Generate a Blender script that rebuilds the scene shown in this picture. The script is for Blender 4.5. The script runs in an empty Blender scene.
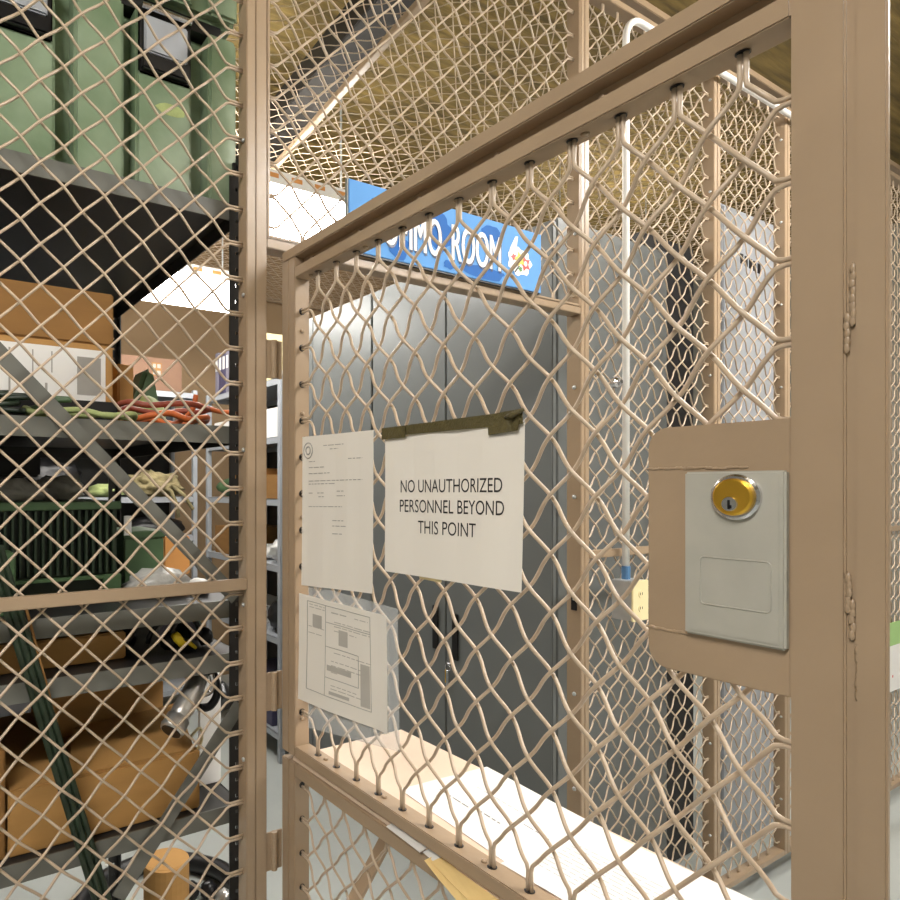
import bpy, bmesh, math, random
from mathutils import Vector, noise
random.seed(7)
S = bpy.context.scene
COL = S.collection
EH = 1.45            # eye height above the floor
K = 1.676

# ---------------------------------------------------------------- measuring helpers
def _r(px): return (px + 100.0) / (1393.0 - px)
def atY(px, py, Y):                       # point on a plane parallel to the cage wall
    r = _r(px); d = .8587 * Y * (1 + r)
    return Vector((K * r * Y, Y, EH + (486 - py) * d / 657))
def atX(px, py, X):                       # point on a plane parallel to the open gate
    return atY(px, py, X / (K * _r(px)))
def atZ(px, py, z):                       # point on a level plane at height z
    r = _r(px); d = 657 * (z - EH) / (486 - py)
    return atY(px, py, d / (.8587 * (1 + r)))

# ---------------------------------------------------------------- materials
def srgb(r, g, b):
    f = lambda c: (c/255/12.92) if c/255 <= .04045 else ((c/255+.055)/1.055)**2.4
    return (f(r), f(g), f(b), 1)
MATS = {}
def mat(name, rgb, rough=.5, metal=0, var=.08, scale=12, bump=0, bscale=80, stretch=None, var2=None):
    m = bpy.data.materials.new(name); m.use_nodes = True
    nt = m.node_tree; N = nt.nodes; L = nt.links
    b = N['Principled BSDF']
    b.inputs['Roughness'].default_value = rough; b.inputs['Metallic'].default_value = metal
    tc = N.new('ShaderNodeTexCoord'); mp = N.new('ShaderNodeMapping')
    L.new(tc.outputs['Object'], mp.inputs['Vector'])
    if stretch: mp.inputs['Scale'].default_value = stretch
    nz = N.new('ShaderNodeTexNoise'); nz.inputs['Scale'].default_value = scale; nz.inputs['Detail'].default_value = 4
    L.new(mp.outputs['Vector'], nz.inputs['Vector'])
    cr = N.new('ShaderNodeValToRGB'); c = srgb(*rgb)
    c2 = srgb(*var2) if var2 else tuple(min(1, x*(1+var)) for x in c[:3]) + (1,)
    cr.color_ramp.elements[0].position = .3; cr.color_ramp.elements[1].position = .7
    cr.color_ramp.elements[0].color = tuple(x*(1-var) for x in c[:3]) + (1,)
    cr.color_ramp.elements[1].color = c2
    L.new(nz.outputs['Fac'], cr.inputs['Fac']); L.new(cr.outputs['Color'], b.inputs['Base Color'])
    if bump:
        n2 = N.new('ShaderNodeTexNoise'); n2.inputs['Scale'].default_value = bscale; n2.inputs['Detail'].default_value = 5
        L.new(mp.outputs['Vector'], n2.inputs['Vector'])
        bp = N.new('ShaderNodeBump'); bp.inputs['Strength'].default_value = bump; bp.inputs['Distance'].default_value = .01
        L.new(n2.outputs['Fac'], bp.inputs['Height']); L.new(bp.outputs['Normal'], b.inputs['Normal'])
    MATS[name] = m; return m
def emit(name, col, st):
    m = bpy.data.materials.new(name); m.use_nodes = True
    nt = m.node_tree; nt.nodes.clear()
    o = nt.nodes.new('ShaderNodeOutputMaterial'); e = nt.nodes.new('ShaderNodeEmission')
    e.inputs['Color'].default_value = (*col, 1); e.inputs['Strength'].default_value = st
    nt.links.new(e.outputs[0], o.inputs[0]); MATS[name] = m; return m

TAN = mat('tan_paint', (158, 136, 111), .3, var=.05, scale=9, bump=.05, bscale=60)
WIRE = mat('tan_wire_paint', (184, 164, 141), .35, var=.05, scale=20)
GREY = mat('grey_cabinet_paint', (106, 109, 108), .3, var=.03, scale=3)
GREYD = mat('grey_shelf_paint', (104, 104, 97), .45, var=.06, scale=6)
BLACKP = mat('black_paint_and_deck_shade', (42, 41, 40), .4, var=.1)
GALV = mat('galvanised_steel', (190, 192, 192), .35, metal=.6, var=.08, scale=30)
GALVP = mat('pale_grey_steel', (168, 172, 178), .4, metal=.1, var=.05)
WHITE = mat('white_enamel', (235, 233, 228), .4, var=.02)
PAPER = mat('white_paper', (226, 220, 210), .6, var=.015, scale=4)
SHEET = mat('bright_paper', (222, 220, 216), .6, var=.01, scale=4)
INK = mat('black_ink', (52, 50, 50), .6)
FAINT = mat('faint_grey_ink', (158, 154, 147), .7)
MIDINK = mat('mid_grey_ink', (176, 171, 162), .7)
PENCIL = mat('pencil_grey_ink', (112, 112, 116), .7)
TAPE = mat('olive_cloth_tape', (84, 76, 44), .5, var=.2, scale=90, bump=.4, bscale=300)
MASK = mat('masking_tape', (205, 188, 140), .6)
MANILA = mat('manila_card', (226, 196, 134), .6, var=.05)
LOCKG = mat('grey_lock_steel', (176, 173, 162), .38, metal=.15, var=.05, scale=25)
BRASS = mat('polished_brass', (232, 184, 72), .34, metal=1, var=.06, scale=40)
CHROME = mat('bright_chrome', (215, 215, 218), .18, metal=1, var=.05)
STEELD = mat('dull_steel', (214, 212, 208), .34, metal=.8, var=.12, scale=20)
GREENC = mat('green_case_plastic', (104, 128, 94), .3, var=.12, scale=5, bump=.05, var2=(150, 166, 140))  # paler noise puts scuffing and sheen into the colour
GREEND = mat('dark_green_paint', (36, 50, 34), .45, var=.15)
GREENB = mat('olive_green_paint', (70, 96, 62), .5, var=.1)
BLACK = mat('black_plastic', (22, 21, 22), .42, var=.2)
BLACKG = mat('glossy_black_rubber', (26, 26, 28), .28, var=.2)
CARD = mat('brown_cardboard', (178, 134, 76), .8, var=.08, scale=6, stretch=(1, 1, 5))
CARDD = mat('dark_brown_cardboard', (142, 102, 52), .8, var=.08, scale=6, stretch=(1, 1, 5))
CARDP = mat('pink_brown_cardboard', (122, 92, 72), .8, var=.06)
CARDO = mat('orange_brown_cardboard', (214, 150, 84), .8, var=.06)
LABEL = mat('label_paper', (232, 230, 226), .55, var=.02)
YELLOW = mat('yellow_plastic', (235, 205, 40), .4, var=.1)
ORANGE = mat('orange_cable', (206, 104, 48), .5, var=.15)
REDC = mat('red_brown_cable', (150, 70, 50), .5, var=.2)
LIME = mat('pale_green_cloth', (160, 172, 112), .7, var=.2, scale=20, bump=.3)
OLIVE = mat('olive_canvas', (140, 128, 92), .85, var=.25, scale=30, bump=.4)
NAVY = mat('dark_blue_binder', (74, 70, 96), .45, var=.1)
GREYB = mat('grey_binder', (128, 124, 138), .5, var=.1)
IVORY = mat('ivory_plastic', (232, 218, 172), .4, var=.03)
BAGP = mat('clear_bag_plastic', (198, 196, 190), .2, var=.15, scale=25, bump=.5, bscale=60)
SIGNB = mat('sign_light_blue', (92, 152, 214), .75, var=.04, scale=8)
SIGNM = mat('sign_mid_blue', (24, 98, 176), .75, var=.1)
SIGND = mat('sign_shadow_navy', (40, 54, 92), .4)
SIGNW = mat('sign_white', (245, 245, 245), .7, var=.01)
REDI = mat('sign_red', (214, 62, 54), .4); YELI = mat('sign_yellow', (228, 200, 60), .4); GRNI = mat('sign_green', (90, 140, 70), .4)
GREENS = mat('sign_pale_green', (160, 196, 128), .6, var=.03)
TUBE = emit('lit_diffuser', (1, .97, .92), 13)
TUBE3 = emit('dim_lit_diffuser', (1, .96, .9), 7)
TUBE2 = emit('lit_corridor_diffuser', (1, .97, .93), 27)

def sleeve_mat():
    m = bpy.data.materials.new('clear_sleeve_plastic'); m.use_nodes = True
    nt = m.node_tree; N = nt.nodes; b = N['Principled BSDF']; o = N['Material Output']
    b.inputs['Base Color'].default_value = (.82, .84, .84, 1); b.inputs['Roughness'].default_value = .15
    t = N.new('ShaderNodeBsdfTransparent'); mx = N.new('ShaderNodeMixShader'); nz = N.new('ShaderNodeTexNoise')
    nz.inputs['Scale'].default_value = 9; mr = N.new('ShaderNodeMapRange')
    mr.inputs['To Min'].default_value = .12; mr.inputs['To Max'].default_value = .34
    nt.links.new(nz.outputs['Fac'], mr.inputs['Value']); nt.links.new(mr.outputs[0], mx.inputs[0])
    nt.links.new(t.outputs[0], mx.inputs[1]); nt.links.new(b.outputs[0], mx.inputs[2]); nt.links.new(mx.outputs[0], o.inputs[0])
    return m
SLEEVE = sleeve_mat()

# ---------------------------------------------------------------- mesh builder
class MB:
    def __init__(s): s.v = []; s.f = []
    def box(s, x0, x1, y0, y1, z0, z1):
        n = len(s.v)
        s.v += [(x, y, z) for z in (z0, z1) for y in (y0, y1) for x in (x0, x1)]
        s.f += [tuple(n+i for i in q) for q in ((0,2,3,1),(4,5,7,6),(0,1,5,4),(2,6,7,3),(0,4,6,2),(1,3,7,5))]
        return s
    def bar(s, p0, p1, w, h, up=(0, 0, 1)):
        p0 = Vector(p0); p1 = Vector(p1); t = (p1-p0).normalized(); u = Vector(up)
        a = t.cross(u).normalized(); b = a.cross(t).normalized(); n = len(s.v)
        for p in (p0, p1):
            for sa, sb in ((-1,-1),(1,-1),(1,1),(-1,1)):
                s.v.append(tuple(p + a*sa*w/2 + b*sb*h/2))
        s.f += [(n,n+1,n+2,n+3)[::-1], (n+4,n+5,n+6,n+7)] + [(n+i, n+(i+1)%4, n+4+(i+1)%4, n+4+i) for i in range(4)]
        return s
    def tube(s, pts, r, seg=8, cap=True, nrm=None, closed=False):
        P = [Vector(p) for p in pts]; k = len(P); n = len(s.v)
        rr = r if isinstance(r, (list, tuple)) else [r]*k
        prev = None
        for i in range(k):
            if closed: t = P[(i+1) % k] - P[i-1]
            else: t = P[min(i+1, k-1)] - P[max(i-1, 0)]
            t.normalize()
            ref = Vector(nrm) if nrm is not None else (prev if prev is not None else (Vector((0,0,1)) if abs(t.z) < .9 else Vector((1,0,0))))
            u = (ref - t*ref.dot(t))
            if u.length < 1e-6: u = t.orthogonal()
            u.normalize(); prev = u; w = t.cross(u)
            for j in range(seg):
                a = 2*math.pi*j/seg
                s.v.append(tuple(P[i] + (u*math.cos(a) + w*math.sin(a))*rr[i]))
        for i in range(k if closed else k-1):
            i2 = (i+1) % k
            for j in range(seg):
                s.f.append((n+i*seg+j, n+i*seg+(j+1)%seg, n+i2*seg+(j+1)%seg, n+i2*seg+j))
        if cap and not closed:
            s.f.append(tuple(n+j for j in range(seg))[::-1]); s.f.append(tuple(n+(k-1)*seg+j for j in range(seg)))
        return s
    def cyl(s, p0, p1, r, seg=20): return s.tube([p0, p1], r, seg)
    def prism(s, poly, axis, a0, a1):             # poly in the two other axes, extruded along axis
        n = len(s.v); k = len(poly)
        for a in (a0, a1):
            for (u, w) in poly:
                s.v.append({'x': (a, u, w), 'y': (u, a, w), 'z': (u, w, a)}[axis])
        s.f += [tuple(range(n, n+k))[::-1], tuple(range(n+k, n+2*k))] + [(n+i, n+(i+1)%k, n+k+(i+1)%k, n+k+i) for i in range(k)]
        return s
    def blob(s, c, rad, amp=.25, fr=3, sub=3, seed=0, flat=-.6):
        bm = bmesh.new(); bmesh.ops.create_icosphere(bm, subdivisions=sub, radius=1); n = len(s.v)
        for v in bm.verts:
            d = noise.noise(v.co*fr + Vector((seed, seed*2.3, 0)))*amp + noise.noise(v.co*fr*2.7 + Vector((seed, 0, 7)))*amp*.5
            q = v.co*(1+d)
            s.v.append((c[0]+q.x*rad[0], c[1]+q.y*rad[1], c[2]+max(q.z, flat)*rad[2]))
        s.f += [tuple(n+v.index for v in f.verts) for f in bm.faces]; bm.free(); return s
    def build(s, name, m, parent=None, bevel=0, smooth=False, origin=None, segs=2):
        o = origin if origin is not None else (Vector(parent['_o']) if parent is not None and '_o' in parent else Vector((0, 0, 0)))
        if parent is None and origin is None:
            xs = [v[0] for v in s.v]; ys = [v[1] for v in s.v]; zs = [v[2] for v in s.v]
            o = Vector(((min(xs)+max(xs))/2, (min(ys)+max(ys))/2, min(zs)))
        me = bpy.data.meshes.new(name)
        me.from_pydata([(v[0]-o[0], v[1]-o[1], v[2]-o[2]) for v in s.v], [], s.f)
        bm = bmesh.new(); bm.from_mesh(me)
        bmesh.ops.recalc_face_normals(bm, faces=bm.faces)
        if bevel: bmesh.ops.bevel(bm, geom=bm.edges[:], offset=bevel, segments=segs, affect='EDGES', clamp_overlap=True)
        bm.to_mesh(me); bm.free()
        me.materials.append(m)
        ob = bpy.data.objects.new(name, me); COL.objects.link(ob)
        if parent is not None:
            ob.parent = parent; ob['_o'] = tuple(o)
        else:
            ob.location = o; ob['_o'] = tuple(o)
        if smooth: me.shade_smooth()
        elif bevel: me.shade_auto_smooth() if hasattr(me, 'shade_auto_smooth') else None
        return ob
def each(b, name, m, parent, smooth=False, bevel=0):     # one object for every loose piece
    n = len(b.v); p = list(range(n))
    def fd(i):
        while p[i] != i: p[i] = p[p[i]]; i = p[i]
        return i
    for f in b.f:
        for i in f[1:]: p[fd(i)] = fd(f[0])
    gr = {}
    for f in b.f: gr.setdefault(fd(f[0]), []).append(f)
    out = []
    for fs in gr.values():
        q = MB(); mp = {}
        for f in fs:
            for i in f:
                if i not in mp: mp[i] = len(q.v); q.v.append(b.v[i])
            q.f.append(tuple(mp[i] for i in f))
        out.append(q.build(name, m, parent, smooth=smooth, bevel=bevel))
    return out
def tag(o, label, cat, group=None):
    o['label'] = label; o['category'] = cat
    if group: o['group'] = group
    return o
def thing(name, label, cat, o, group=None, rot=0):
    e = bpy.data.objects.new(name, None); COL.objects.link(e); e.empty_display_size = .05
    e.location = o; e.rotation_euler = (0, 0, rot)
    e['_o'] = (0, 0, 0) if rot else tuple(o)
    return tag(e, label, cat, group)
def struct(o): o['kind'] = 'structure'; return o
def grid(name, m, parent, f, nu, nv, thick=.0003, origin=None):   # a thin sheet with two faces and an edge
    b = MB(); 
    for side in (0, 1):
        for j in range(nv+1):
            for i in range(nu+1):
                p, nn = f(i/nu, j/nv); b.v.append(tuple(Vector(p) + Vector(nn)*thick*(.5 if side else -.5)))
    M = (nu+1)*(nv+1); g = lambda i, j, s_: s_*M + j*(nu+1) + i
    for j in range(nv):
        for i in range(nu):
            b.f.append((g(i,j,0), g(i+1,j,0), g(i+1,j+1,0), g(i,j+1,0))); b.f.append((g(i,j,1), g(i,j+1,1), g(i+1,j+1,1), g(i+1,j,1)))
    for i in range(nu):
        b.f.append((g(i,0,0), g(i,0,1), g(i+1,0,1), g(i+1,0,0))); b.f.append((g(i,nv,0), g(i+1,nv,0), g(i+1,nv,1), g(i,nv,1)))
    for j in range(nv):
        b.f.append((g(0,j,0), g(0,j+1,0), g(0,j+1,1), g(0,j,1))); b.f.append((g(nu,j,0), g(nu,j,1), g(nu,j+1,1), g(nu,j+1,0)))
    return b.build(name, m, parent, smooth=False, origin=origin)
def text_mesh(body, name, m, parent, width, height, M, align='CENTER', offset=0, bold=0):
    c = bpy.data.curves.new('t', 'FONT'); c.body = body; c.align_x = align; c.align_y = 'CENTER'; c.extrude = .0; c.offset = offset; c.resolution_u = 4
    t = bpy.data.objects.new('t', c); COL.objects.link(t)
    dg = bpy.context.evaluated_depsgraph_get(); dg.update()
    me = bpy.data.meshes.new_from_object(t.evaluated_get(dg)); bpy.data.objects.remove(t); bpy.data.curves.remove(c)
    xs = [v.co.x for v in me.vertices]; ys = [v.co.y for v in me.vertices]
    cx = (min(xs)+max(xs))/2; cy = (min(ys)+max(ys))/2; sx = width/(max(xs)-min(xs)); sy = height/(max(ys)-min(ys))
    o = Vector(parent['_o'])
    for v in me.vertices: v.co = M((v.co.x-cx)*sx, (v.co.y-cy)*sy) - o
    if bold:                                    # thicker strokes: the same letters laid down three times
        vs = [tuple(v.co) for v in me.vertices]; fs = [tuple(f.vertices) for f in me.polygons]; k = len(vs); V2 = []; F2 = []
        for i, dx in enumerate((-bold, 0, bold)):
            V2 += [(a+dx, b_-i*.00025, c_) for a, b_, c_ in vs]; F2 += [tuple(q+k*i for q in f) for f in fs]
        me = bpy.data.meshes.new(name); me.from_pydata(V2, [], F2)
    me.name = name; me.materials.append(m)
    ob = bpy.data.objects.new(name, me); COL.objects.link(ob); ob.parent = parent; ob['_o'] = tuple(o)
    return ob

# ---------------------------------------------------------------- crimped diamond wire infill
RW = .0025
def wire_infill(P0, U, V, W, H, n, m, name, parent, mt=WIRE, A=.0036, ext=.02, seg=6, sub=6, r=RW, par=0):
    """P0 corner of the infill field, U/V unit directions, n by m diamonds; wire ends run straight on into the frame"""
    U = Vector(U); V = Vector(V); Nn = U.cross(V).normalized(); P0 = Vector(P0); b = MB()
    hx = W/(2*n); hz = H/(2*m); IM = 2*n; JM = 2*m
    def pt(i, j, h): return P0 + U*(i*hx) + V*(j*hz) + Nn*h
    def wire(i, j, di, dj, sg):
        pts = []; i0, j0 = i, j
        L = min(IM-i, (JM-j) if dj > 0 else j)
        if L < 1: return
        def endext(i, j):
            e = Vector((0, 0, 0)); t = Vector((0, 0, 0))
            if i == 0: e = -U; t = V
            elif i == IM: e = U; t = V
            elif j == 0: e = -V; t = U
            else: e = V; t = U
            return e, t
        e, t = endext(i, j); off = t*(.0027*sg*(1 if (i in (0, IM)) == (di > 0) else 1))
        off = t*(.0027*(dj if i in (0,) else -dj if i == IM else (1 if j == 0 else -1)*1.0*dj))
        base = pt(i, j, 0)
        pts += [base + e*ext + off, base + e*ext*.45 + off, base + e*.003 + off*.9]
        N = L*sub
        for q in range(1, N):
            s_ = q/sub; a = A*sg*(-1)**i0*math.cos(math.pi*s_)
            w = min(1, s_*1.3, (L-s_)*1.3)
            pts.append(pt(i0+s_*di, j0+s_*dj, a*w))
        i1, j1 = i0+L*di, j0+L*dj
        e, t = endext(i1, j1); off = t*(.0027*(-dj if i1 == IM else dj if i1 == 0 else (-1 if j1 == JM else 1)*(1 if j1 == JM else -1)*1.0*dj))
        if j1 == JM and i1 not in (0, IM): off = t*(-.0027)
        if j1 == 0 and i1 not in (0, IM): off = t*(-.0027)
        base = pt(i1, j1, 0)
        pts += [base + e*.003 + off*.9, base + e*ext*.45 + off, base + e*ext + off]
        b.tube(pts, r, seg, nrm=Nn)
    for i in range(par, IM, 2): wire(i, 0, 1, 1, 1)
    for j in range(2-par, JM, 2): wire(0, j, 1, 1, 1)
    for i in range(par, IM, 2): wire(i, JM, 1, -1, -1)
    for j in range(2-par, JM, 2): wire(0, j, 1, -1, -1)
    return b.build(name, mt, parent, smooth=True)

# ================================================================= THE SETTING
FLOOR = mat('grey_floor', (176, 180, 176), .35, var=.05, scale=3, bump=.02)
CEIL = mat('gold_insulation', (90, 75, 35), .9, var=.3, scale=5, bump=.9, bscale=9, stretch=(.5, 5, 1), var2=(134, 111, 58))
WALLM = mat('tan_wall_paint', (150, 124, 92), .7, var=.04, scale=3)
WALLG = mat('grey_wall_paint', (150, 150, 142), .7, var=.04, scale=3)
struct(MB().box(-3, 6.5, -3, 4.7, -.1, 0).build('floor', FLOOR))
struct(MB().box(-3, 6.5, -3, 4.7, 3.42, 3.52).build('ceiling', CEIL))
struct(MB().box(-3, 6.5, 4.6, 4.7, 0, 3.42).build('wall_back', WALLM))
struct(MB().box(6.4, 6.5, -3, 4.6, 0, 3.42).build('wall_right', WALLG))
struct(MB().box(-3, -2.9, -3, 4.6, 0, 3.42).build('wall_left', WALLG))
struct(MB().box(-2.9, 6.4, -3, -2.9, 0, 3.42).build('wall_front', WALLG))

# ================================================================= CAGE WALL
YW, D = 1.13, .037                  # front face and depth of the cage frames
ZB, ZT = EH-1.34, EH+1.386          # bottom and top of the cage panels
YM = YW + .018                      # plane of the wire
FW = .019
def bolts(b, pts, ax, r=.0045, h=.004):
    for p in pts:
        p = Vector(p); b.tube([p, p+Vector(ax)*h*.7, p+Vector(ax)*h], [r, r*.9, r*.35], 10)
def cage_panel(label, x0, x1, z0, z1, dx, dz, mids=(), name='cage_panel', cat='mesh panel', group=None, midh=.022, FW=.019, insx=.02):
    t = thing(name, label, cat, (x0, YW, z0), group)
    f = MB().box(x0, x0+FW, YW, YW+D, z0, z1); f.build('stile', TAN, t, bevel=.0015)
    MB().box(x1-FW, x1, YW, YW+D, z0, z1).build('stile', TAN, t, bevel=.0015)
    MB().box(x0+FW, x1-FW, YW, YW+D, z1-FW, z1).build('rail', TAN, t, bevel=.0015)
    MB().box(x0+FW, x1-FW, YW, YW+D, z0, z0+FW).build('rail', TAN, t, bevel=.0015)
    zs = [z0+FW]
    for zm in mids:
        MB().box(x0+FW, x1-FW, YW-.001, YM-.0072, zm-midh, zm).build('mid_rail', TAN, t, bevel=.0015)
    zs.append(z1-FW)
    for a, c in zip(zs[0::2], zs[1::2]):
        ins = .02; W = x1-x0-2*FW-2*insx; H = c-a-2*ins
        wire_infill((x0+FW+insx, YM, a+ins), (1, 0, 0), (0, 0, 1), W, H, max(1, round(W/dx)), max(1, round(H/dz)), 'wire_mesh', t, seg=6, sub=6, A=.004, ext=insx)
    b = MB()
    q = z0+.2
    while q < z1-.1:
        bolts(b, [(x1-FW-.0005, YW+.012, q)], (-1, 0, 0)); bolts(b, [(x0+FW+.0005, YW+.012, q)], (1, 0, 0)); q += .3
    each(b, 'bolt', GALV, t, smooth=True)
    return t
XJ0, XJ1 = .617, 1.588              # doorway clear opening
cage_panel('tan wire mesh cage panel left of the doorway, before the loaded shelves', -.60, .592, ZB+.01, ZT+.07, .0667, .0675, (EH-.178,), insx=.03)
fr = thing('door_frame', 'tan steel door frame with a header bar, around the gate doorway', 'door frame', (XJ0, YW, 0))
MB().box(.593, XJ0, YW, YW+D, 0, ZT+.06).build('jamb', TAN, fr, bevel=.0015)
MB().box(XJ1, 1.604, YW, YW+D+.008, 0, ZT).build('jamb', TAN, fr, bevel=.0015)
MB().box(XJ0, XJ1, YW, YW+D, EH+.467, EH+.4856).build('header', TAN, fr, bevel=.0015)
sb = MB(); 
for q in (.62, .88, 1.14, 1.42, 1.72): bolts(sb, [(XJ1-.0005, YW+.02, q)], (-1, 0, 0), .006)
each(sb, 'bolt', GALV, fr, smooth=True)
MB().box(XJ1-.004, XJ1, YW+.012, YW+.028, EH-.34, EH-.30).build('strike_slot', BLACK, fr)
cage_panel('tan wire mesh transom panel above the doorway header', XJ0+.001, XJ1-.001, EH+.4866, ZT, .0667, .0675, (), 'transom_panel', FW=.007)
cage_panel('tan wire mesh cage panel just right of the doorway, behind the white conduit', 1.605, 2.29, ZB, ZT, .0667, .0675, (EH-.178,))
cage_panel('narrow tan wire mesh cage panel in front of the louvred grey panel', 2.292, 2.775, ZB, ZT, .0667, .0675, (EH-.178,))
cage_panel('tan wire mesh cage panel mostly hidden by the gate stile', 2.777, 3.715, ZB, ZT, .0667, .0675, (EH-.178,))
cage_panel('tan wire mesh cage panel at the far right edge, beyond the gate stile', 3.717, 4.9, ZB, ZT, .0667, .0675, (EH-.178,))

# cage roof
ro = thing('cage_roof', 'tan wire mesh roof over the cage with support bars', 'mesh roof', (XJ0, YW, ZT))
zr = ZT+.075
wire_infill((-.55, YW+.08, zr), (1, 0, 0), (0, 1, 0), 5.4, 3.3, 72, 46, 'wire_mesh', ro, seg=4, sub=3, A=.0042, r=.0019)
MB().bar(atZ(423, 0, zr-.02)-(atZ(287, 153, zr-.02)-atZ(423, 0, zr-.02))*.12, atZ(423, 0, zr-.02)+(atZ(287, 153, zr-.02)-atZ(423, 0, zr-.02))*2.1, .024, .024).build('support_bar', TAN, ro, bevel=.002)
MB().box(-.6, 4.9, YW+.03, YW+.062, zr-.012, zr+.012).build('edge_bar', TAN, ro, bevel=.002)
MB().box(-.6, 4.9, 4.50, 4.54, zr-.012, zr+.012).build('edge_bar', TAN, ro, bevel=.002)
j0, j1 = atZ(386, 0, 3.15), atZ(292, 110, 3.15); jd = (j1-j0).normalized()
jo = MB().bar(j0-jd*1.2, j1+jd*1.2, .15, .12).build('ceiling_joist', mat('dark_brown_steel', (28, 23, 17), .7), bevel=.004)
tag(jo, 'dark brown joist under the gold ceiling, beside the roof support bar', 'beam')

# ================================================================= THE OPEN GATE (upper and lower leaf)
XD = .651; GY0, GY1 = .2188, 1.13   # near and hinge ends of the gate
XG = XD+.017                        # wire plane
def gate_stile(t, z0, z1, name='stile'):
    MB().box(XD, XD+.034, 1.1052, 1.13, z0, z1).build('hinge_stile_edge', TAN, t, bevel=.0015)
    MB().box(XD+.0006, XD+.034, 1.082, 1.1042, z0, z1).build('hinge_stile', TAN, t, bevel=.0015)
ul = thing('gate_leaf', 'upper half of the tan wire mesh gate, standing open, with lock and notices', 'gate', (XD, GY1, EH-.521))
gate_stile(ul, EH-.521, EH+.4415)
MB().box(XD, XD+.036, .2252, .263, EH-.521, EH+.4725).build('lock_stile', TAN, ul, bevel=.0015)
MB().box(XD+.003, XD+.036, .2188, .2252, EH-.521, EH+.47).build('groove_strip', TAN, ul)
MB().box(XD-.001, XD+.005, .1985, .2186, EH-.521, EH+.4725).build('astragal', TAN, ul, bevel=.0015)
MB().box(XD, XD+.034, .263, 1.082, EH+.400, EH+.421).build('top_rail', TAN, ul, bevel=.0015)
MB().box(XD, XD+.034, .2636, 1.1295, EH+.442, EH+.462).build('stop_bar', TAN, ul, bevel=.0015)
MB().box(XD+.022, XD+.034, .2636, 1.104, EH+.4212, EH+.4418).build('top_web', TAN, ul)
MB().box(XD, XD+.034, .263, 1.082, EH-.521, EH-.5005).build('bottom_rail', TAN, ul, bevel=.0015)
gi = .020
MY0, MY1, MZ0, MZ1 = 1.055, .2775, EH-.4725, EH+.3725
wire_infill((XG, MY0, MZ0), (0, -1, 0), (0, 0, 1), MY0-MY1, MZ1-MZ0, 13, 12, 'wire_mesh', ul, seg=8, sub=8, A=.005, ext=.03, par=1)
# dark punched holes where the wires enter
hb = MB()
for i in range(13):
    y = MY0-(i+.5)*(MY0-MY1)/13
    for zz, dz in ((EH-.5004, .0005), (EH+.3999, -.0005)):
        hb.cyl((XG, y, zz-.001), (XG, y, zz+dz), .0066, 14)
for j in range(12):
    z = MZ0+(j+.5)*(MZ1-MZ0)/12
    hb.cyl((XG, 1.083, z), (XG, 1.0815, z), .0066, 14)
each(hb, 'punched_hole', BLACK, ul)
bb = MB()
for y in (.45, .60, .75, .9, 1.05): bolts(bb, [(XD+.0222, y, EH+.431)], (-1, 0, 0), .0052, .006)
for y in (.42, .62, .83, 1.0): bolts(bb, [(XG, y, EH-.5004)], (0, 0, 1), .0042); bolts(bb, [(XG, y+.05, EH+.3998)], (0, 0, -1), .0048)
for z in (-.45, -.25, -.06, .14, .30): bolts(bb, [(XG, 1.0815, EH+z)], (0, -1, 0), .0042)
each(bb, 'rivet', TAN, ul, smooth=True)
wb = MB()
for px, py, l in ((852, 268, .05), (846, 318, .035), (848, 578, .03), (852, 605, .03), (857, 650, .012), (858, 668, .02), (858, 688, .01), (862, 420, .01)):
    p = atX(px, py, XD); n_ = max(2, int(l/.006))
    for q in range(n_): wb.blob((p.x+.0005, p.y+random.uniform(-.0006, .0006), p.z-q*.006), (.0011, .0022, .0048), .3, 2, 2, q, -1)
each(wb, 'weld_bead', TAN, ul, smooth=True)
# lock plate and lock
rp = []
y0, y1, z0, z1, R = .2635, .388, EH-.181, EH+.058, .02
for cz, cy, a0 in ((z1-R, y1-R, 0), (z0+R, y1-R, -90)):
    rp += [(cy+R*math.cos(math.radians(a)), cz+R*math.sin(math.radians(a))) for a in ([90-i*11.25 for i in range(9)] if a0 == 0 else [-i*11.25 for i in range(9)])]
rp += [(y0, z0), (y0, z1)]
plate = MB().prism(rp, 'x', XD+.002, XD+.0085).build('lock_plate', TAN, ul, bevel=.0008)
ws = MB()
for (ya, za, yb, zb_) in ((.386, .0175, .30, .0165), (.386, -.1425, .352, -.1425)):
    for q in range(16):
        u = q/15; ws.blob((XD+.0018, ya+(yb-ya)*u, EH+za+(zb_-za)*u+random.uniform(-.0006, .0006)), (.001, .0045, .0011+.0007*random.random()), .3, 2, 2, q, -1)
each(ws, 'weld_seam', TAN, plate, smooth=True)
LY0, LY1, LZ0, LZ1 = .2645, .3484, EH-.1406, EH+.0135
lock = MB().box(XD-.005, XD+.003, LY0, LY1, LZ0, LZ1).build('lock_case', LOCKG, ul, bevel=.0018, segs=3)
lock['label'] = 'grey steel lock case'
MB().box(XD-.0058, XD-.0045, LY0+.004, LY1-.004, LZ0+.004, LZ1-.004).build('cover_plate', LOCKG, lock, bevel=.0006)
e = MB(); ey0, ey1, ez0, ez1 = .2750, .3335, EH-.110, EH-.066
cor = []
for cy, cz, a0 in ((ey1-.004, ez1-.004, 0), (ey1-.004, ez0+.004, -90), (ey0+.004, ez0+.004, -180), (ey0+.004, ez1-.004, -270)):
    cor += [(XD-.0058, cy+.004*math.cos(math.radians(90+a0-i*18)), cz+.004*math.sin(math.radians(90+a0-i*18))) for i in range(6)]
e.tube(cor, .0008, 6, closed=True).build('embossed_line', LOCKG, lock, smooth=True)
cyc = atX(735.5, 497, XD-.008)
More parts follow.
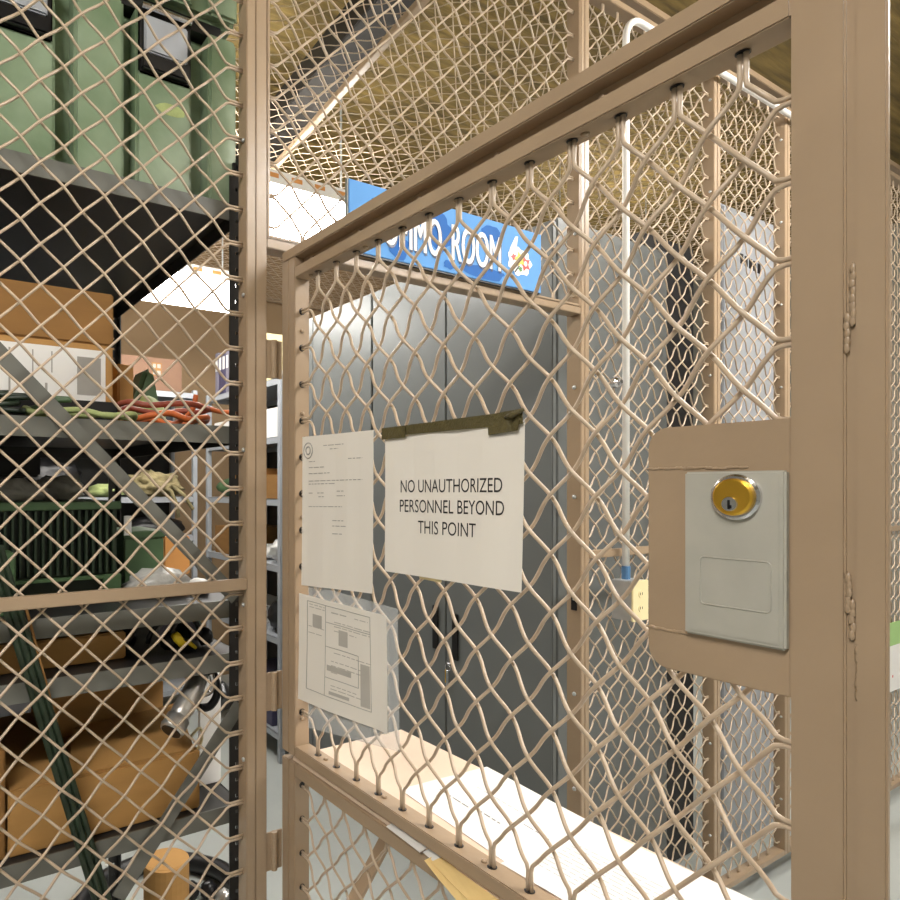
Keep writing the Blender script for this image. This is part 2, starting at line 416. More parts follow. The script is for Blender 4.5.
def disc(c, r0, r1, x0, x1, seg=36):
    b = MB(); b.tube([(x1, c.y, c.z), (x1-.0001, c.y, c.z), (x0+.0015, c.y, c.z), (x0, c.y, c.z)], [r1, r1, r1, r0], seg); return b
cy_ = disc(cyc, .0185, .0205, XD-.011, XD-.0055).build('cylinder_collar', CHROME, lock, smooth=False)
br = disc(cyc, .0148, .0166, XD-.0155, XD-.0105).build('cylinder_face', BRASS, cy_, smooth=False)
br['label'] = 'brass key cylinder'
pc = Vector((0, cyc.y+.0015, cyc.z-.0062))
pg = disc(pc, .0062, .0070, XD-.0166, XD-.0152, 24).build('key_plug', CHROME, cy_)
MB().box(XD-.0169, XD-.0164, pc.y-.0008, pc.y+.0012, pc.z-.0045, pc.z+.0035).box(XD-.0169, XD-.0164, pc.y-.0022, pc.y+.0003, pc.z-.004, pc.z-.001).build('keyhole', BLACK, cy_)
# hinges
def hinge(t, zc, h=.075):
    b = MB().box(.6175, XD+.002, 1.1335, 1.137, zc-h/2, zc+h/2).cyl((.6345, 1.132, zc-h/2), (.6345, 1.132, zc+h/2), .0062, 14)
    for q in (-.3, -.1, .1, .3): b.tube([(.6345, 1.132, zc+q*h-.001), (.6345, 1.132, zc+q*h+.001)], .0066, 14)
    o = b.build('hinge', TAN, t, bevel=0); return o
hinge(ul, EH+.25); hinge(ul, EH-.405)
ll = thing('gate_leaf', 'lower half of the tan wire mesh gate, standing open, carrying the counter', 'gate', (XD, GY1, .04))
gate_stile(ll, .04, EH-.534)
MB().box(XD, XD+.036, .2252, .263, .04, EH-.534).build('lock_stile', TAN, ll, bevel=.0015)
MB().box(XD, XD+.034, .263, 1.082, EH-.558, EH-.534).build('top_rail', TAN, ll, bevel=.0015)
MB().box(XD, XD+.034, .263, 1.082, .04, .062).build('bottom_rail', TAN, ll, bevel=.0015)
wire_infill((XG, 1.082-gi, .062+gi), (0, -1, 0), (0, 0, 1), 1.082-.263-2*gi, EH-.558-.062-2*gi, 13, 12, 'wire_mesh', ll, seg=6, sub=6, A=.0042)
hb = MB()
for j in range(13):
    z = .062+gi+j*(EH-.558-.062-2*gi)/12
    hb.cyl((XG, 1.083, z), (XG, 1.0815, z), .006, 10)
each(hb, 'punched_hole', BLACK, ll)
hinge(ll, EH-.72)
hinge(ll, .35)
shelf = MB().box(XD+.006, .930, .215, 1.098, EH-.5335, EH-.5255).build('counter', mat('pale_tan_paint', (214, 190, 168), .45, var=.03), ll, bevel=.001)
MB().box(.922, .930, .215, 1.098, EH-.556, EH-.5335).build('counter_lip', TAN, ll, bevel=.001)
MB().bar((.686, 1.0, EH-.835), (.918, 1.0, EH-.552), .03, .006, (0, 0, 1)).build('counter_bracket', TAN, ll)
MB().bar((.686, .36, EH-.835), (.918, .36, EH-.552), .03, .006, (0, 0, 1)).build('counter_bracket', TAN, ll)

# ================================================================= PAPERS ON THE GATE
XP = XG-.0105                       # sheets hang on the outer side of the wire
def gate_sheet(name, label, cat, c, m=PAPER, nb=12, curl=.003, seed=0):
    """c: corners tl,tr,bl,br as (Y, Z)"""
    o = Vector((XP, (c[0][0]+c[1][0])/2, c[2][1]))
    t = thing(name, label, cat, o)
    def fn(u, v):
        a = Vector((c[0][0]+(c[1][0]-c[0][0])*u, c[0][1]+(c[1][1]-c[0][1])*u)); b_ = Vector((c[2][0]+(c[3][0]-c[2][0])*u, c[2][1]+(c[3][1]-c[2][1])*u))
        q = b_+(a-b_)*v
        x = XP - curl*abs(math.sin(u*3.0+seed))*(1-v)**2 - .0012*math.sin(u*9+seed*2)**2
        return (x, q.x, q.y), (1, 0, 0)
    grid('sheet', m, t, fn, nb, 8)
    return t, lambda u, v, dx=.0006: Vector(fn(u, v)[0]) - Vector((dx, 0, 0))
def strokes(t, M, rows, m, name='print', h=.0014):
    b = MB()
    for (u0, v, u1, *hh) in rows:
        hs = hh[0] if hh else h
        u = u0
        while u < u1-1e-4:
            w = min(u1-u, random.uniform(.03, .09))
            n = len(b.v); p = M(u, v); q = M(u+w, v)
            for pt_, dz in ((p, -hs/2), (q, -hs/2), (q, hs/2), (p, hs/2)): b.v.append((pt_.x, pt_.y, pt_.z+dz))
            b.f.append((n, n+1, n+2, n+3)); u += w+.014
    return b.build(name, m, t)
def P2(px, py): p = atX(px, py, XP); return (p.y, p.z)
# portrait letter
lt, M = gate_sheet('notice_letter', 'white printed letter with a round seal, left of the NO UNAUTHORIZED notice', 'paper', (P2(303, 437), P2(374, 430), P2(303, 585), P2(374, 593.5)), seed=1)
strokes(lt, M, [(.33, .93, .62), (.42, .905, .54), (.1, .83, .2), (.68, .835, .86), (.1, .79, .34), (.1, .75, .42), (.1, .7, .86), (.1, .68, .5), (.1, .62, .16), (.24, .62, .34), (.52, .63, .62), (.26, .595, .34), (.52, .60, .64), (.1, .53, .6), (.46, .44, .62), (.46, .405, .65), (.46, .355, .6)], FAINT)
sl = MB(); 
sl.tube([M(.09+.052*math.cos(a)*1.28, .905+.052*math.sin(a)) for a in [i*math.pi/10 for i in range(20)]], .0012, 4, closed=True)
sl.tube([M(.09+.026*math.cos(a)*1.28, .905+.026*math.sin(a)) for a in [i*math.pi/8 for i in range(16)]], .0016, 4, closed=True)
sl.build('seal', FAINT, lt)
# NO UNAUTHORIZED notice
nt_, M = gate_sheet('notice_sign', 'white landscape notice reading NO UNAUTHORIZED PERSONNEL BEYOND THIS POINT', 'sign', (P2(385.5, 437), P2(525, 421), P2(386, 571), P2(522.5, 592.5)), curl=.002, seed=2)
def onsheet(M, u, v, W, H): return lambda x, y: M(u+x/W, v+y/H, .0007)
W_, H_ = .27, .212
text_mesh('NO UNAUTHORIZED', 'lettering', INK, nt_, .735*W_, .019, onsheet(M, .51, .63, W_, H_))
text_mesh('PERSONNEL BEYOND', 'lettering', INK, nt_, .755*W_, .019, onsheet(M, .513, .49, W_, H_))
text_mesh('THIS POINT', 'lettering', INK, nt_, .43*W_, .019, onsheet(M, .50, .345, W_, H_))
tp = MB()
def tapefn(c):
    def fn(u, v):
        a = Vector(c[0]).lerp(Vector(c[1]), u); b_ = Vector(c[2]).lerp(Vector(c[3]), u); q = b_.lerp(a, v)
        return (XP-.0035-.0008*math.sin(u*14), q.x, q.y), (1, 0, 0)
    return fn
tt = thing('tape_strip', 'dark olive cloth tape strip along the top of the NO UNAUTHORIZED notice', 'tape', Vector((XP, P2(455, 430)[0], P2(455, 430)[1])))
grid('strip', TAPE, tt, tapefn((P2(384, 428.5), P2(525, 410), P2(384, 437), P2(525, 424))), 14, 2, .0008)
grid('patch', TAPE, tt, lambda u, v, f=tapefn((P2(384, 428.5), P2(408, 426), P2(384, 440), P2(408, 437.5))): (Vector(f(u, v)[0])-Vector((.001, 0, 0)), (1, 0, 0)), 4, 2, .0008)
grid('patch', TAPE, tt, lambda u, v, f=tapefn((P2(490, 415), P2(525, 408.5), P2(491, 435.5), P2(520.5, 430.5))): (Vector(f(u, v)[0])-Vector((.0012, 0, 0)), (1, 0, 0)), 4, 2, .0008)
kb = MB(); kp = [atX(505, 417, XP-.006), atX(512, 415, XP-.009), atX(519, 411.5, XP-.008), atX(524, 409, XP-.005)]
kb.tube(kp, [.002, .004, .0035, .002], 8).build('crumpled_end', TAPE, tt, smooth=True)
mk = grid('tape_strip', MASK, None, lambda u, v: ((XP+.0025, *(Vector(P2(418, 578.5)).lerp(Vector(P2(440, 583)), u) + Vector((0, .006*v)))), (1, 0, 0)), 2, 1, .0004)
tag(mk, 'small masking tape piece under the bottom edge of the NO UNAUTHORIZED notice', 'tape')
# form in a clear sleeve
XP -= .001
fm, M = gate_sheet('form_sheet', 'white form with a ruled grey chart, in a clear sleeve low on the gate', 'paper', (P2(299.5, 593), P2(386.5, 616), P2(300, 698), P2(389, 734)), curl=.006, seed=.6)
strokes(fm, M, [(.14, .925, .34), (.14, .90, .34), (.13, .72, .33), (.13, .66, .30), (.42, .90, .6, .002), (.68, .90, .82), (.42, .46, .8), (.42, .42, .78), (.42, .24, .7), (.42, .21, .76), (.42, .36, .5), (.45, .82, .84), (.45, .78, .84), (.45, .74, .7), (.45, .54, .84)], MIDINK)
b = MB()
def rect(b, u0, u1, v0, v1):
    for (a, c) in (((u0, v0), (u1, v0)), ((u1, v0), (u1, v1)), ((u1, v1), (u0, v1)), ((u0, v1), (u0, v0))):
        p = M(*a); q = M(*c); n = 6
        b.tube([M(a[0]+(c[0]-a[0])*i/n, a[1]+(c[1]-a[1])*i/n) for i in range(n+1)], .0006, 4)
rect(b, .115, .84, .13, .95); rect(b, .115, .35, .13, .95); rect(b, .35, .84, .13, .80); rect(b, .35, .72, .30, .58)
b.build('chart_frame', FAINT, fm)
b = MB()
for (u0, u1, v0, v1) in ((.37, .64, .365, .415), (.74, .83, .15, .52), (.40, .62, .155, .185), (.5, .6, .62, .76), (.18, .3, .72, .84)):
    n = len(b.v); b.v += [tuple(M(u, v, .0004)) for (u, v) in ((u0, v0), (u1, v0), (u1, v1), (u0, v1))]; b.f.append((n, n+1, n+2, n+3))
each(b, 'chart_block', MIDINK, fm)
grid('clear_sleeve', SLEEVE, fm, lambda u, v: ((XP+.0022+.001*math.sin(u*5), *(Vector(P2(307, 728)).lerp(Vector(P2(399, 752)), u).lerp(Vector(P2(307, 584)).lerp(Vector(P2(397, 609)), u), v))), (1, 0, 0)), 10, 8, .0003)
XP += .001

# ================================================================= PAPERS ON THE COUNTER
ZC = EH-.5252
def counter_sheet(label, cx, cy, w, l, rot, z, m=SHEET, rows=(), name='log_sheet', cat='paper'):
    t = thing(name, label, cat, (cx, cy, z), 'log sheets on the counter' if name == 'log_sheet' else None, rot=rot)
    grid('sheet', m, t, lambda u, v: ((w*(u-.5), l*(v-.5), .0006+.0004*math.sin(u*7+v*5)**2), (0, 0, 1)), 8, 8, .0003)
    if rows:
        b = MB()
        for (u0, v, u1, hh) in rows:
            u = u0
            while u < u1:
                k = random.uniform(.02, .07); n = len(b.v)
                for (a, c) in ((u, v), (u+k, v), (u+k, v+hh), (u, v+hh)): b.v.append((w*(c-.5), l*(.5-a), .0015))
                b.f.append((n, n+1, n+2, n+3)); u += k+.015
        b.build('print', PENCIL, t)
    return t
counter_sheet('white log sheet on the counter, the one farthest from the lock', .832, .735, .2, .279, math.radians(-4), ZC, rows=[(.12, .3, .36, .012), (.42, .34, .6, .014), (.66, .5, .9, .008), (.2, .62, .7, .005)])
counter_sheet('white log sheet on the counter below the lock, with faint printed lines', .822, .50, .2, .279, math.radians(3), ZC+.0012, rows=[(.1, .2+.05*i, .62, .004) for i in range(10)])
counter_sheet('white log sheet at the near end of the counter under the lock stile', .81, .30, .2, .16, math.radians(-2), ZC+.0024)
# folder and slips poking out under the upper leaf
fo = thing('manila_folder', 'manila folder poking out under the upper gate leaf, over the rail', 'folder', (XD, .62, EH-.53))
p_a, p_b = atX(437, 868, XD-.006), atX(545, 905, XD-.006)
def fold(dz, droop, ya, yb):
    def fn(u, v):
        y = ya+(yb-ya)*u
        x = XD+.03-(.036+droop*(.3+.7*u))*v
        return (x, y, EH-.5245+dz-(.002+.05*(u**.8)*droop/.03)*v*v), (0, 0, 1)
    return fn
grid('flap', MANILA, fo, fold(0, .022, .69, .40), 10, 6, .0006)
grid('flap', MANILA, fo, fold(-.0016, .034, .70, .40), 10, 6, .0006)
for (a, c, lab) in ((388, 424, 'white paper slip in the gap between the gate leaves, left of the manila folder'), (425, 441, 'short white paper slip in the gap beside the end of the manila folder')):
    ya, yb = atX(a, 835, XD).y, atX(c, 860, XD).y
    s_ = grid('paper_slip', SHEET, None, lambda u, v, ya=ya, yb=yb: ((XD+.03-.034*v-.004*u*v, ya+(yb-ya)*u, EH-.5238-.004*v*v), (0, 0, 1)), 4, 4, .0004)
    tag(s_, lab, 'paper')

# ================================================================= CONDUIT AND OUTLET
co = thing('conduit', 'white electrical conduit running down the cage wall to an ivory outlet', 'conduit', (1.762, 1.108, EH-.37))
cxp = 1.757
pth = [(cxp, 1.108, EH-.26), (cxp, 1.108, EH+1.26)]
for i in range(1, 9):
    a = i*math.pi/16; pth.append((cxp+.07*(1-math.cos(a)), 1.108, EH+1.26+.07*math.sin(a)))
pth += [(3.4, 1.108, EH+1.33)]
MB().tube(pth, .0095, 14).build('pipe', WHITE, co, smooth=True)
MB().tube([(cxp, 1.108, EH-.262), (cxp, 1.108, EH-.225)], .0115, 12).build('connector', mat('blue_grey_fitting', (80, 120, 160), .4), co)
ob = MB().box(1.722, 1.793, 1.070, 1.129, EH-.372, EH-.262).build('outlet_box', GALV, co, bevel=.002)
cv = MB().box(1.720, 1.795, 1.065, 1.070, EH-.373, EH-.261).build('cover_plate', IVORY, co, bevel=.002); cv['label'] = 'ivory outlet cover'
rc = MB()
for q in (-.337, -.298): rc.cyl((1.7575, 1.066, EH+q), (1.7575, 1.0635, EH+q), .011, 14)
each(rc, 'receptacle', IVORY, cv)
rs = MB()
for q in (-.337, -.298): rs.box(1.752, 1.7535, 1.0628, 1.0636, EH+q-.003, EH+q+.004).box(1.7615, 1.763, 1.0628, 1.0636, EH+q-.003, EH+q+.004)
each(rs, 'slot', BLACK, cv)
dk = atY(617, 382, 1.12)
ds = MB().tube([(dk.x, 1.129, dk.z), (dk.x, 1.118, dk.z), (dk.x, 1.112, dk.z)], [.016, .016, .012], 20).tube([(dk.x, 1.113, dk.z), (dk.x, 1.106, dk.z)], .006, 12)
tag(ds.build('conduit_clip', CHROME, bevel=0), 'small round bright metal clip on the mesh beside the white conduit', 'clip')

# ================================================================= COMMO ROOM SIGN
SX0, SX1, SZ0, SZ1, SY = .806, 1.41, EH+.4935, EH+.6435, 1.118
sg = thing('room_sign', 'blue COMMO ROOM sign board on the doorway header', 'sign', (SX0, SY, SZ0))
board = MB().box(SX0, SX1, SY, SY+.009, SZ0, SZ1).build('board', SIGNB, sg, bevel=.001)
MB().box(SX0+.004, SX1-.004, SY+.002, SY+.008, SZ0-.004, SZ0+.001).build('lower_edge', BLACK, sg)
MB().box(SX0-.004, SX0+.001, SY+.002, SY+.0085, SZ0, SZ1).build('end_edge', GREYD, sg)
bl = MB()
def splat(cx, cz, rx, rz, sd):
    n = len(bl.v); k = 22
    for i in range(k):
        a = 2*math.pi*i/k; q = 1+.35*noise.noise(Vector((math.cos(a)*1.6+sd, math.sin(a)*1.6, sd)))
        x = min(SX1-.004, max(SX0+.003, cx+rx*q*math.cos(a))); z = min(SZ1-.002, max(SZ0+.003, cz+rz*q*math.sin(a)))
        bl.v.append((x, SY-.0003-sd*.00005, z))
    bl.f.append(tuple(range(n, n+k)))
SW = SX1-SX0; SH = SZ1-SZ0
for (u, v, ru, rv, sd) in ((.3, .85, .07, .2, 1), (.42, .6, .06, .3, 2), (.22, .2, .05, .18, 3), (.10, .45, .06, .3, 4), (.70, .78, .06, .11, 5), (.66, .12, .12, .10, 6), (.03, .2, .03, .2, 7), (.47, .12, .03, .07, 8), (.93, .78, .008, .04, 9), (.15, .75, .06, .1, 10)):
    splat(SX0+u*SW, SZ0+v*SH, ru*SW, rv*SH, sd)
each(bl, 'paint_splash', SIGNM, sg)
tx = lambda cu, cv_, dy: (lambda x, y: Vector((SX0+cu*SW+x, SY-dy, SZ0+cv_*SH+y)))
def sign_text(body, u0, u1):
    w = (u1-u0)*SW
    text_mesh(body, 'lettering_shadow', SIGND, sg, w*1.01, .086, tx((u0+u1)/2+.005, .448, .0010), bold=.0012)
    n = text_mesh(body, 'lettering', SIGNW, sg, w, .084, tx((u0+u1)/2, .475, .0022), bold=.0014)
sign_text('COMMO', .085, .425); sign_text('ROOM', .482, .748)
EX, EZ = SX0+.865*SW, SZ0+.44*SH
em = MB(); k = 26; n0 = 0
for i in range(k):
    a = 2*math.pi*i/k; q = 1+.12*math.cos(a*7); em.v.append((EX+.042*q*math.cos(a), SY-.001, EZ+.034*q*math.sin(a)))
em.f.append(tuple(range(k))); n = len(em.v)
em.v += [(EX-.012+x, SY-.0009, EZ+z) for x, z in ((-.028, .012), (-.014, .012), (0, .03), (.006, .062), (-.004, .06), (-.022, .03))]; em.f.append(tuple(range(n, n+6)))
em.build('emblem_ground', SIGNW, sg)
FL = [0]
def flower(cx, cz, r, m, nm):
    b = MB(); n = 0
    for i in range(10):
        a = 2*math.pi*i/10; q = r*(1 if i % 2 else .55); b.v.append((cx+q*math.cos(a), SY-.0012-FL[0], cz+q*math.sin(a)))
    FL[0] += .00015
    b.f.append(tuple(range(10))); b.build(nm, m, sg)
flower(EX-.022, EZ+.008, .011, REDI, 'emblem_mark'); flower(EX+.02, EZ-.002, .021, REDI, 'emblem_mark'); flower(EX, EZ+.006, .02, YELI, 'emblem_mark'); flower(EX+.002, EZ-.018, .009, GRNI, 'emblem_mark'); flower(EX+.01, EZ+.018, .008, GRNI, 'emblem_mark')
b = MB().tube([(EX-.03, SY-.0022, EZ-.026), (EX-.008, SY-.0022, EZ-.008)], .0016, 5).tube([(EX-.018, SY-.0022, EZ-.028), (EX-.004, SY-.0022, EZ-.012)], .0014, 5).build('emblem_stroke', INK, sg)
b = MB(); n = 12
b.v = [(EX+.02+.006*math.cos(2*math.pi*i/n), SY-.0024, EZ-.002+.007*math.sin(2*math.pi*i/n)) for i in range(n)]; b.f = [tuple(range(n))]; b.build('emblem_centre', SIGNW, sg)

# far right sheet with green head
gs = thing('notice_board', 'white sheet with a green band on the cage wall at the right edge', 'sign', (3.76, 1.118, EH-.91))
MB().box(3.70, 4.05, 1.125, 1.1298, EH-.90, EH-.70).build('sheet', LABEL, gs)
MB().box(3.70, 4.05, 1.125, 1.1298, EH-.70, EH-.60).build('green_band', GREENS, gs)
MB().box(3.735, 3.745, 1.1244, 1.125, EH-.84, EH-.83).build('red_dot', REDI, gs)

# ================================================================= CABINETS
XC = 1.70; ZCAB = EH+.82
def handle(p, t, sd):
    MB().box(XC-.006, XC-.001, p-.014, p+.014, EH-.60, EH-.44).build('handle', BLACK, t, bevel=.002)
cb = thing('storage_cabinet', 'tall grey double-door steel cabinet with black handles, nearest the doorway', 'cabinet', (XC, 1.75, 0), 'grey steel cabinets')
MB().box(XC+.02, XC+.61, 1.304, 2.193, .06, ZCAB).build('body', GREY, cb, bevel=.003)
MB().box(XC+.03, XC+.6, 1.31, 2.187, 0, .06).build('plinth', GREY, cb)
d1 = MB().box(XC, XC+.0195, 1.307, 1.758, .09, ZCAB-.012).build('door', GREY, cb, bevel=.003)
d2 = MB().box(XC, XC+.0195, 1.762, 2.19, .09, ZCAB-.012).build('door', GREY, cb, bevel=.003)
MB().box(XC-.007, XC-.0005, 1.795, 1.825, EH-.60, EH-.44).build('handle', BLACK, d2, bevel=.002)
MB().box(XC-.007, XC-.0005, 1.695, 1.725, EH-.62, EH-.455).build('handle', BLACK, d1, bevel=.002)
ky = thing('key', 'bunch of keys hanging from the lock under the black cabinet handles', 'keys', (XC-.004, 1.742, EH-.72))
MB().tube([(XC-.008, 1.742+.013*math.cos(a), EH-.652+.013*math.sin(a)) for a in [i*math.pi/8 for i in range(16)]], .0016, 6, closed=True).build('ring', CHROME, ky, smooth=True)
MB().box(XC-.012, XC-.009, 1.735, 1.747, EH-.72, EH-.664).build('key_blade', CHROME, ky); MB().box(XC-.008, XC-.005, 1.746, 1.757, EH-.71, EH-.664).build('key_blade', BRASS, ky)
MB().cyl((XC-.005, 1.742, EH-.636), (XC-.0005, 1.742, EH-.636), .011, 16).build('lock_cylinder', CHROME, d1)
c2 = thing('storage_cabinet', 'tall grey steel cabinet behind the two-door one, farther into the cage', 'cabinet', (XC, 2.4, 0), 'grey steel cabinets')
MB().box(XC+.02, XC+.61, 2.197, 2.88, .06, ZCAB).build('body', GREY, c2, bevel=.003)
MB().box(XC, XC+.0195, 2.200, 2.652, .09, ZCAB-.012).build('door', GREY, c2, bevel=.003)
MB().box(XC, XC+.0195, 2.656, 2.877, .09, ZCAB-.012).build('door', GREY, c2, bevel=.003)
MB().box(XC+.03, XC+.6, 2.203, 2.87, 0, .06).build('plinth', GREY, c2)
rk = thing('gap_filler', 'tall black rack added to darken the gap right of the grey cabinet', 'filler', (2.5, 1.5, 0))  # solid black block put in to keep the shaded gap dark
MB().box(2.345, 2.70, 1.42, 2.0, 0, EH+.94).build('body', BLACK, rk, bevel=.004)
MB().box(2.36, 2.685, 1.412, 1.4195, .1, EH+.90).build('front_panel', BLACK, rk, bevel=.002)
vc = thing('vented_panel', 'tall pale grey metal panel with louvre slots near its top, behind the narrow mesh', 'panel', (2.95, 1.4, 0))
MB().box(2.765, 3.22, 1.36, 1.40, 0, EH+1.12).build('body', GALVP, vc, bevel=.004)
MB().box(2.772, 3.21, 1.345, 1.3595, .05, EH+1.10).build('door', GALVP, vc, bevel=.003)
b = MB()
for i in range(5): b.box(2.90+i*.035, 2.922+i*.035, 1.343, 1.346, EH+.895-.004*i, EH+.935-.004*i)
each(b, 'louvre', BLACK, vc)

# ================================================================= STRIP LIGHTS
def strip_light(label, x0, x1, y, z, hw=.15, emm=TUBE, group=None):
    t = thing('strip_light', label, 'ceiling light', ((x0+x1)/2, y, z), group)
    MB().prism([(y-hw*.4, z+.10), (y+hw*.4, z+.10), (y+hw*.35, z+.17), (y-hw*.35, z+.17)], 'x', x0, x1).build('housing', WHITE, t)
    for q in (-1, 1): MB().box(x0, x1, y+q*hw*1.02-.002, y+q*hw*1.02+.002, z+.098, z+.15).build('edge_strip', WHITE, t)
    MB().prism([(y-hw, z+.099), (y+hw, z+.099), (y+hw*.8, z), (y-hw*.8, z)], 'x', x0+.02, x1-.02).build('diffuser', emm, t)
    s_ = MB()
    n = int((x1-x0)/.11)
    for i in range(n):
        x = x0+.06+i*.11; s_.box(x, x+.05, y-hw*1.02-.003, y-hw*1.02-.001, z+.12, z+.138)
    each(s_, 'slot', CARDO, t)
    for x in (x0+.15, x1-.15): MB().cyl((x, y, z+.17), (x, y, 3.42), .005, 8).build('hanger', GALV, t)
    return t
strip_light('bright strip light behind the COMMO ROOM sign, over the cage aisle', .63, 1.85, 2.42, EH+1.10)
strip_light('bright strip light at the back of the cage, beyond the shelves', .5, 1.72, 3.4, EH+1.02, emm=TUBE3)
strip_light('corridor strip light along the right part of the cage wall', 2.2, 3.4, .15, EH+1.5, emm=TUBE)
strip_light('strip light over the right part of the cage, hidden by the grey cabinets', 3.3, 4.5, 2.6, EH+1.08)
strip_light('corridor strip light overhead, behind the camera', -1.9, -.6, -.35, EH+1.55, emm=TUBE2)
strip_light('corridor strip light overhead, right of the camera', 1.6, 2.9, -.7, EH+1.55, emm=TUBE2)

#@BEGIN@
# ================================================================= SHELVING UNIT BEHIND THE LEFT PANEL
def slotted_post(t, x, y, z0, z1, sx=1, sy=1, w=.032, m=BLACKP, name='post', holes=True):
    b = MB(); th = .003; p = .032; hh = .007
    def leg(axis):
        s_ = sx if axis == 'x' else sy
        def bx(a0, a1, c0, c1):
            lo, hi = sorted((a0*s_, a1*s_))
            if axis == 'x': b.box(x+lo, x+hi, y, y+th*sy, c0, c1) if sy > 0 else b.box(x+lo, x+hi, y-th, y, c0, c1)
            else: b.box(x, x+th, y+lo, y+hi, c0, c1) if sx > 0 else b.box(x-th, x, y+lo, y+hi, c0, c1)
        bx(0, w*.40, z0, z1); bx(w*.60, w, z0, z1)
        z = z0
        while z < z1-.001:
            bx(w*.40, w*.60, z, min(z1, z+p-hh)); z += p
    leg('x'); leg('y')
    return b.build(name, m, t)
def shelf_unit(label, x0, x1, y0, y1, zs, top, m, mp, lip=.034, slotted=True, group=None, braces=(), back=None):
    t = thing('shelving_unit', label, 'shelves', ((x0+x1)/2, (y0+y1)/2, 0), group)
    for (x, sx) in ((x0, 1), (x1, -1)):
        for (y, sy) in ((y0, 1), (y1, -1)):
            if slotted: slotted_post(t, x, y, 0, top, sx, sy, m=mp)
            else: MB().box(min(x, x+.03*sx), max(x, x+.03*sx), min(y, y+.03*sy), max(y, y+.03*sy), 0, top).build('post', mp, t, bevel=.002)
    for z in zs:
        b = MB().box(x0+.004, x1-.004, y0+.004, y1-.004, z-.003, z)
        b.box(x0+.004, x1-.004, y1-.007, y1-.004, z-lip, z)
        b.box(x0+.004, x0+.007, y0+.004, y1-.004, z-lip, z).box(x1-.007, x1-.004, y0+.004, y1-.004, z-lip, z)
        sh = b.build('shelf', mp, t)  # where black, the deck colour carries the shade under the shelf
        MB().box(x0+.004, x1-.004, y0+.003, y0+.0069, z-lip, z+.0005).build('front_lip', m, sh)
    if back == 'y': MB().box(x0+.032, x1-.032, y1-.0035, y1-.001, .1, top-.01).build('back_panel', BLACKP, t)
    if back == 'x': MB().box(x1-.0035, x1-.001, y0+.032, y1-.032, .1, top-.01).build('back_panel', BLACKP, t)
    for (a, c) in braces: MB().bar(a, c, .028, .003, (0, 1, 0)).build('brace', GREYD, t)
    return t
SY0, SY1, SX1_ = 1.19, 2.08, .597
ZS = [EH+.566, EH+.119, EH-.229, EH-.335, EH-.64]
yb = SY0-.004
shelf_unit('dark grey steel shelving unit right behind the left mesh panel, with a black slotted post', -.62, SX1_, SY0, SY1, ZS, EH+.62, GREYD, BLACKP,
    braces=(((atY(-20, 333, yb)), (atY(236, 598, yb))), ((atY(240, 704, yb)), (atY(118, 898, yb)))))
# green case on the top shelf
CF = 1.235; zc0 = ZS[0]+.001; zc1 = EH+1.10
gc = thing('transit_case', 'large ribbed green transit case with black latches on the top shelf', 'case', (.15, CF, zc0))
MB().box(-.33, .604, CF+.045, CF+.62, zc0, EH+.93).build('body', GREENC, gc, bevel=.008)
MB().box(-.335, .606, CF+.012, CF+.625, EH+.955, zc1).build('lid', GREENC, gc, bevel=.012)
MB().box(-.325, .575, CF+.02, CF+.61, EH+.93, EH+.955).build('lid_seal', BLACK, gc)
for (a, c) in ((-.30, -.18), (-.15, -.03), (-.0, .100), (.118, .2406), (.2737, .366), (.389, .503), (.540, .603)):
    MB().box(a, c, CF, CF+.05, zc0+.012, EH+.925).build('rib_panel', GREENC, gc, bevel=.006)
    MB().box(a, c, CF-.006, CF+.012, EH+.96, zc1-.01).build('lid_rib', GREENC, gc, bevel=.006)
for x0, x1 in ((.125, .235), (.392, .500)):
    l = MB().box(x0, x1, CF-.004, CF+.002, EH+.795, EH+.925).build('latch_plate', BLACK, gc, bevel=.003)
    MB().box(x0+.01, x1-.01, CF-.012, CF-.003, EH+.835, EH+.905).build('latch_lever', GALVP, l, bevel=.003)
    MB().cyl((x0+.004, CF-.014, EH+.918), (x1-.004, CF-.014, EH+.918), .006, 10).build('latch_bar', CHROME, l)
    MB().box(x0+.005, x1-.005, CF-.016, CF-.003, EH+.80, EH+.83).build('latch_hook', BLACKG, l, bevel=.003)
gl = atY(171, 110, CF-.001); MB().blob((gl.x, CF-.0005, gl.z), (.03, .0012, .012), .2, 2, 2, 3, -1).build('worn_decal', LIME, gc)
st = MB().tube([atY(238, 160, 1.222), atY(240, 175, 1.215), atY(239, 196, 1.216)], .006, 8).tube([atY(234, 164, 1.222), atY(235, 180, 1.215), atY(236, 197, 1.216)], .005, 8)
tag(st.build('tie_strap', BLACKG, smooth=True), 'black rubber strap ends beside the black post, against the green case', 'strap')
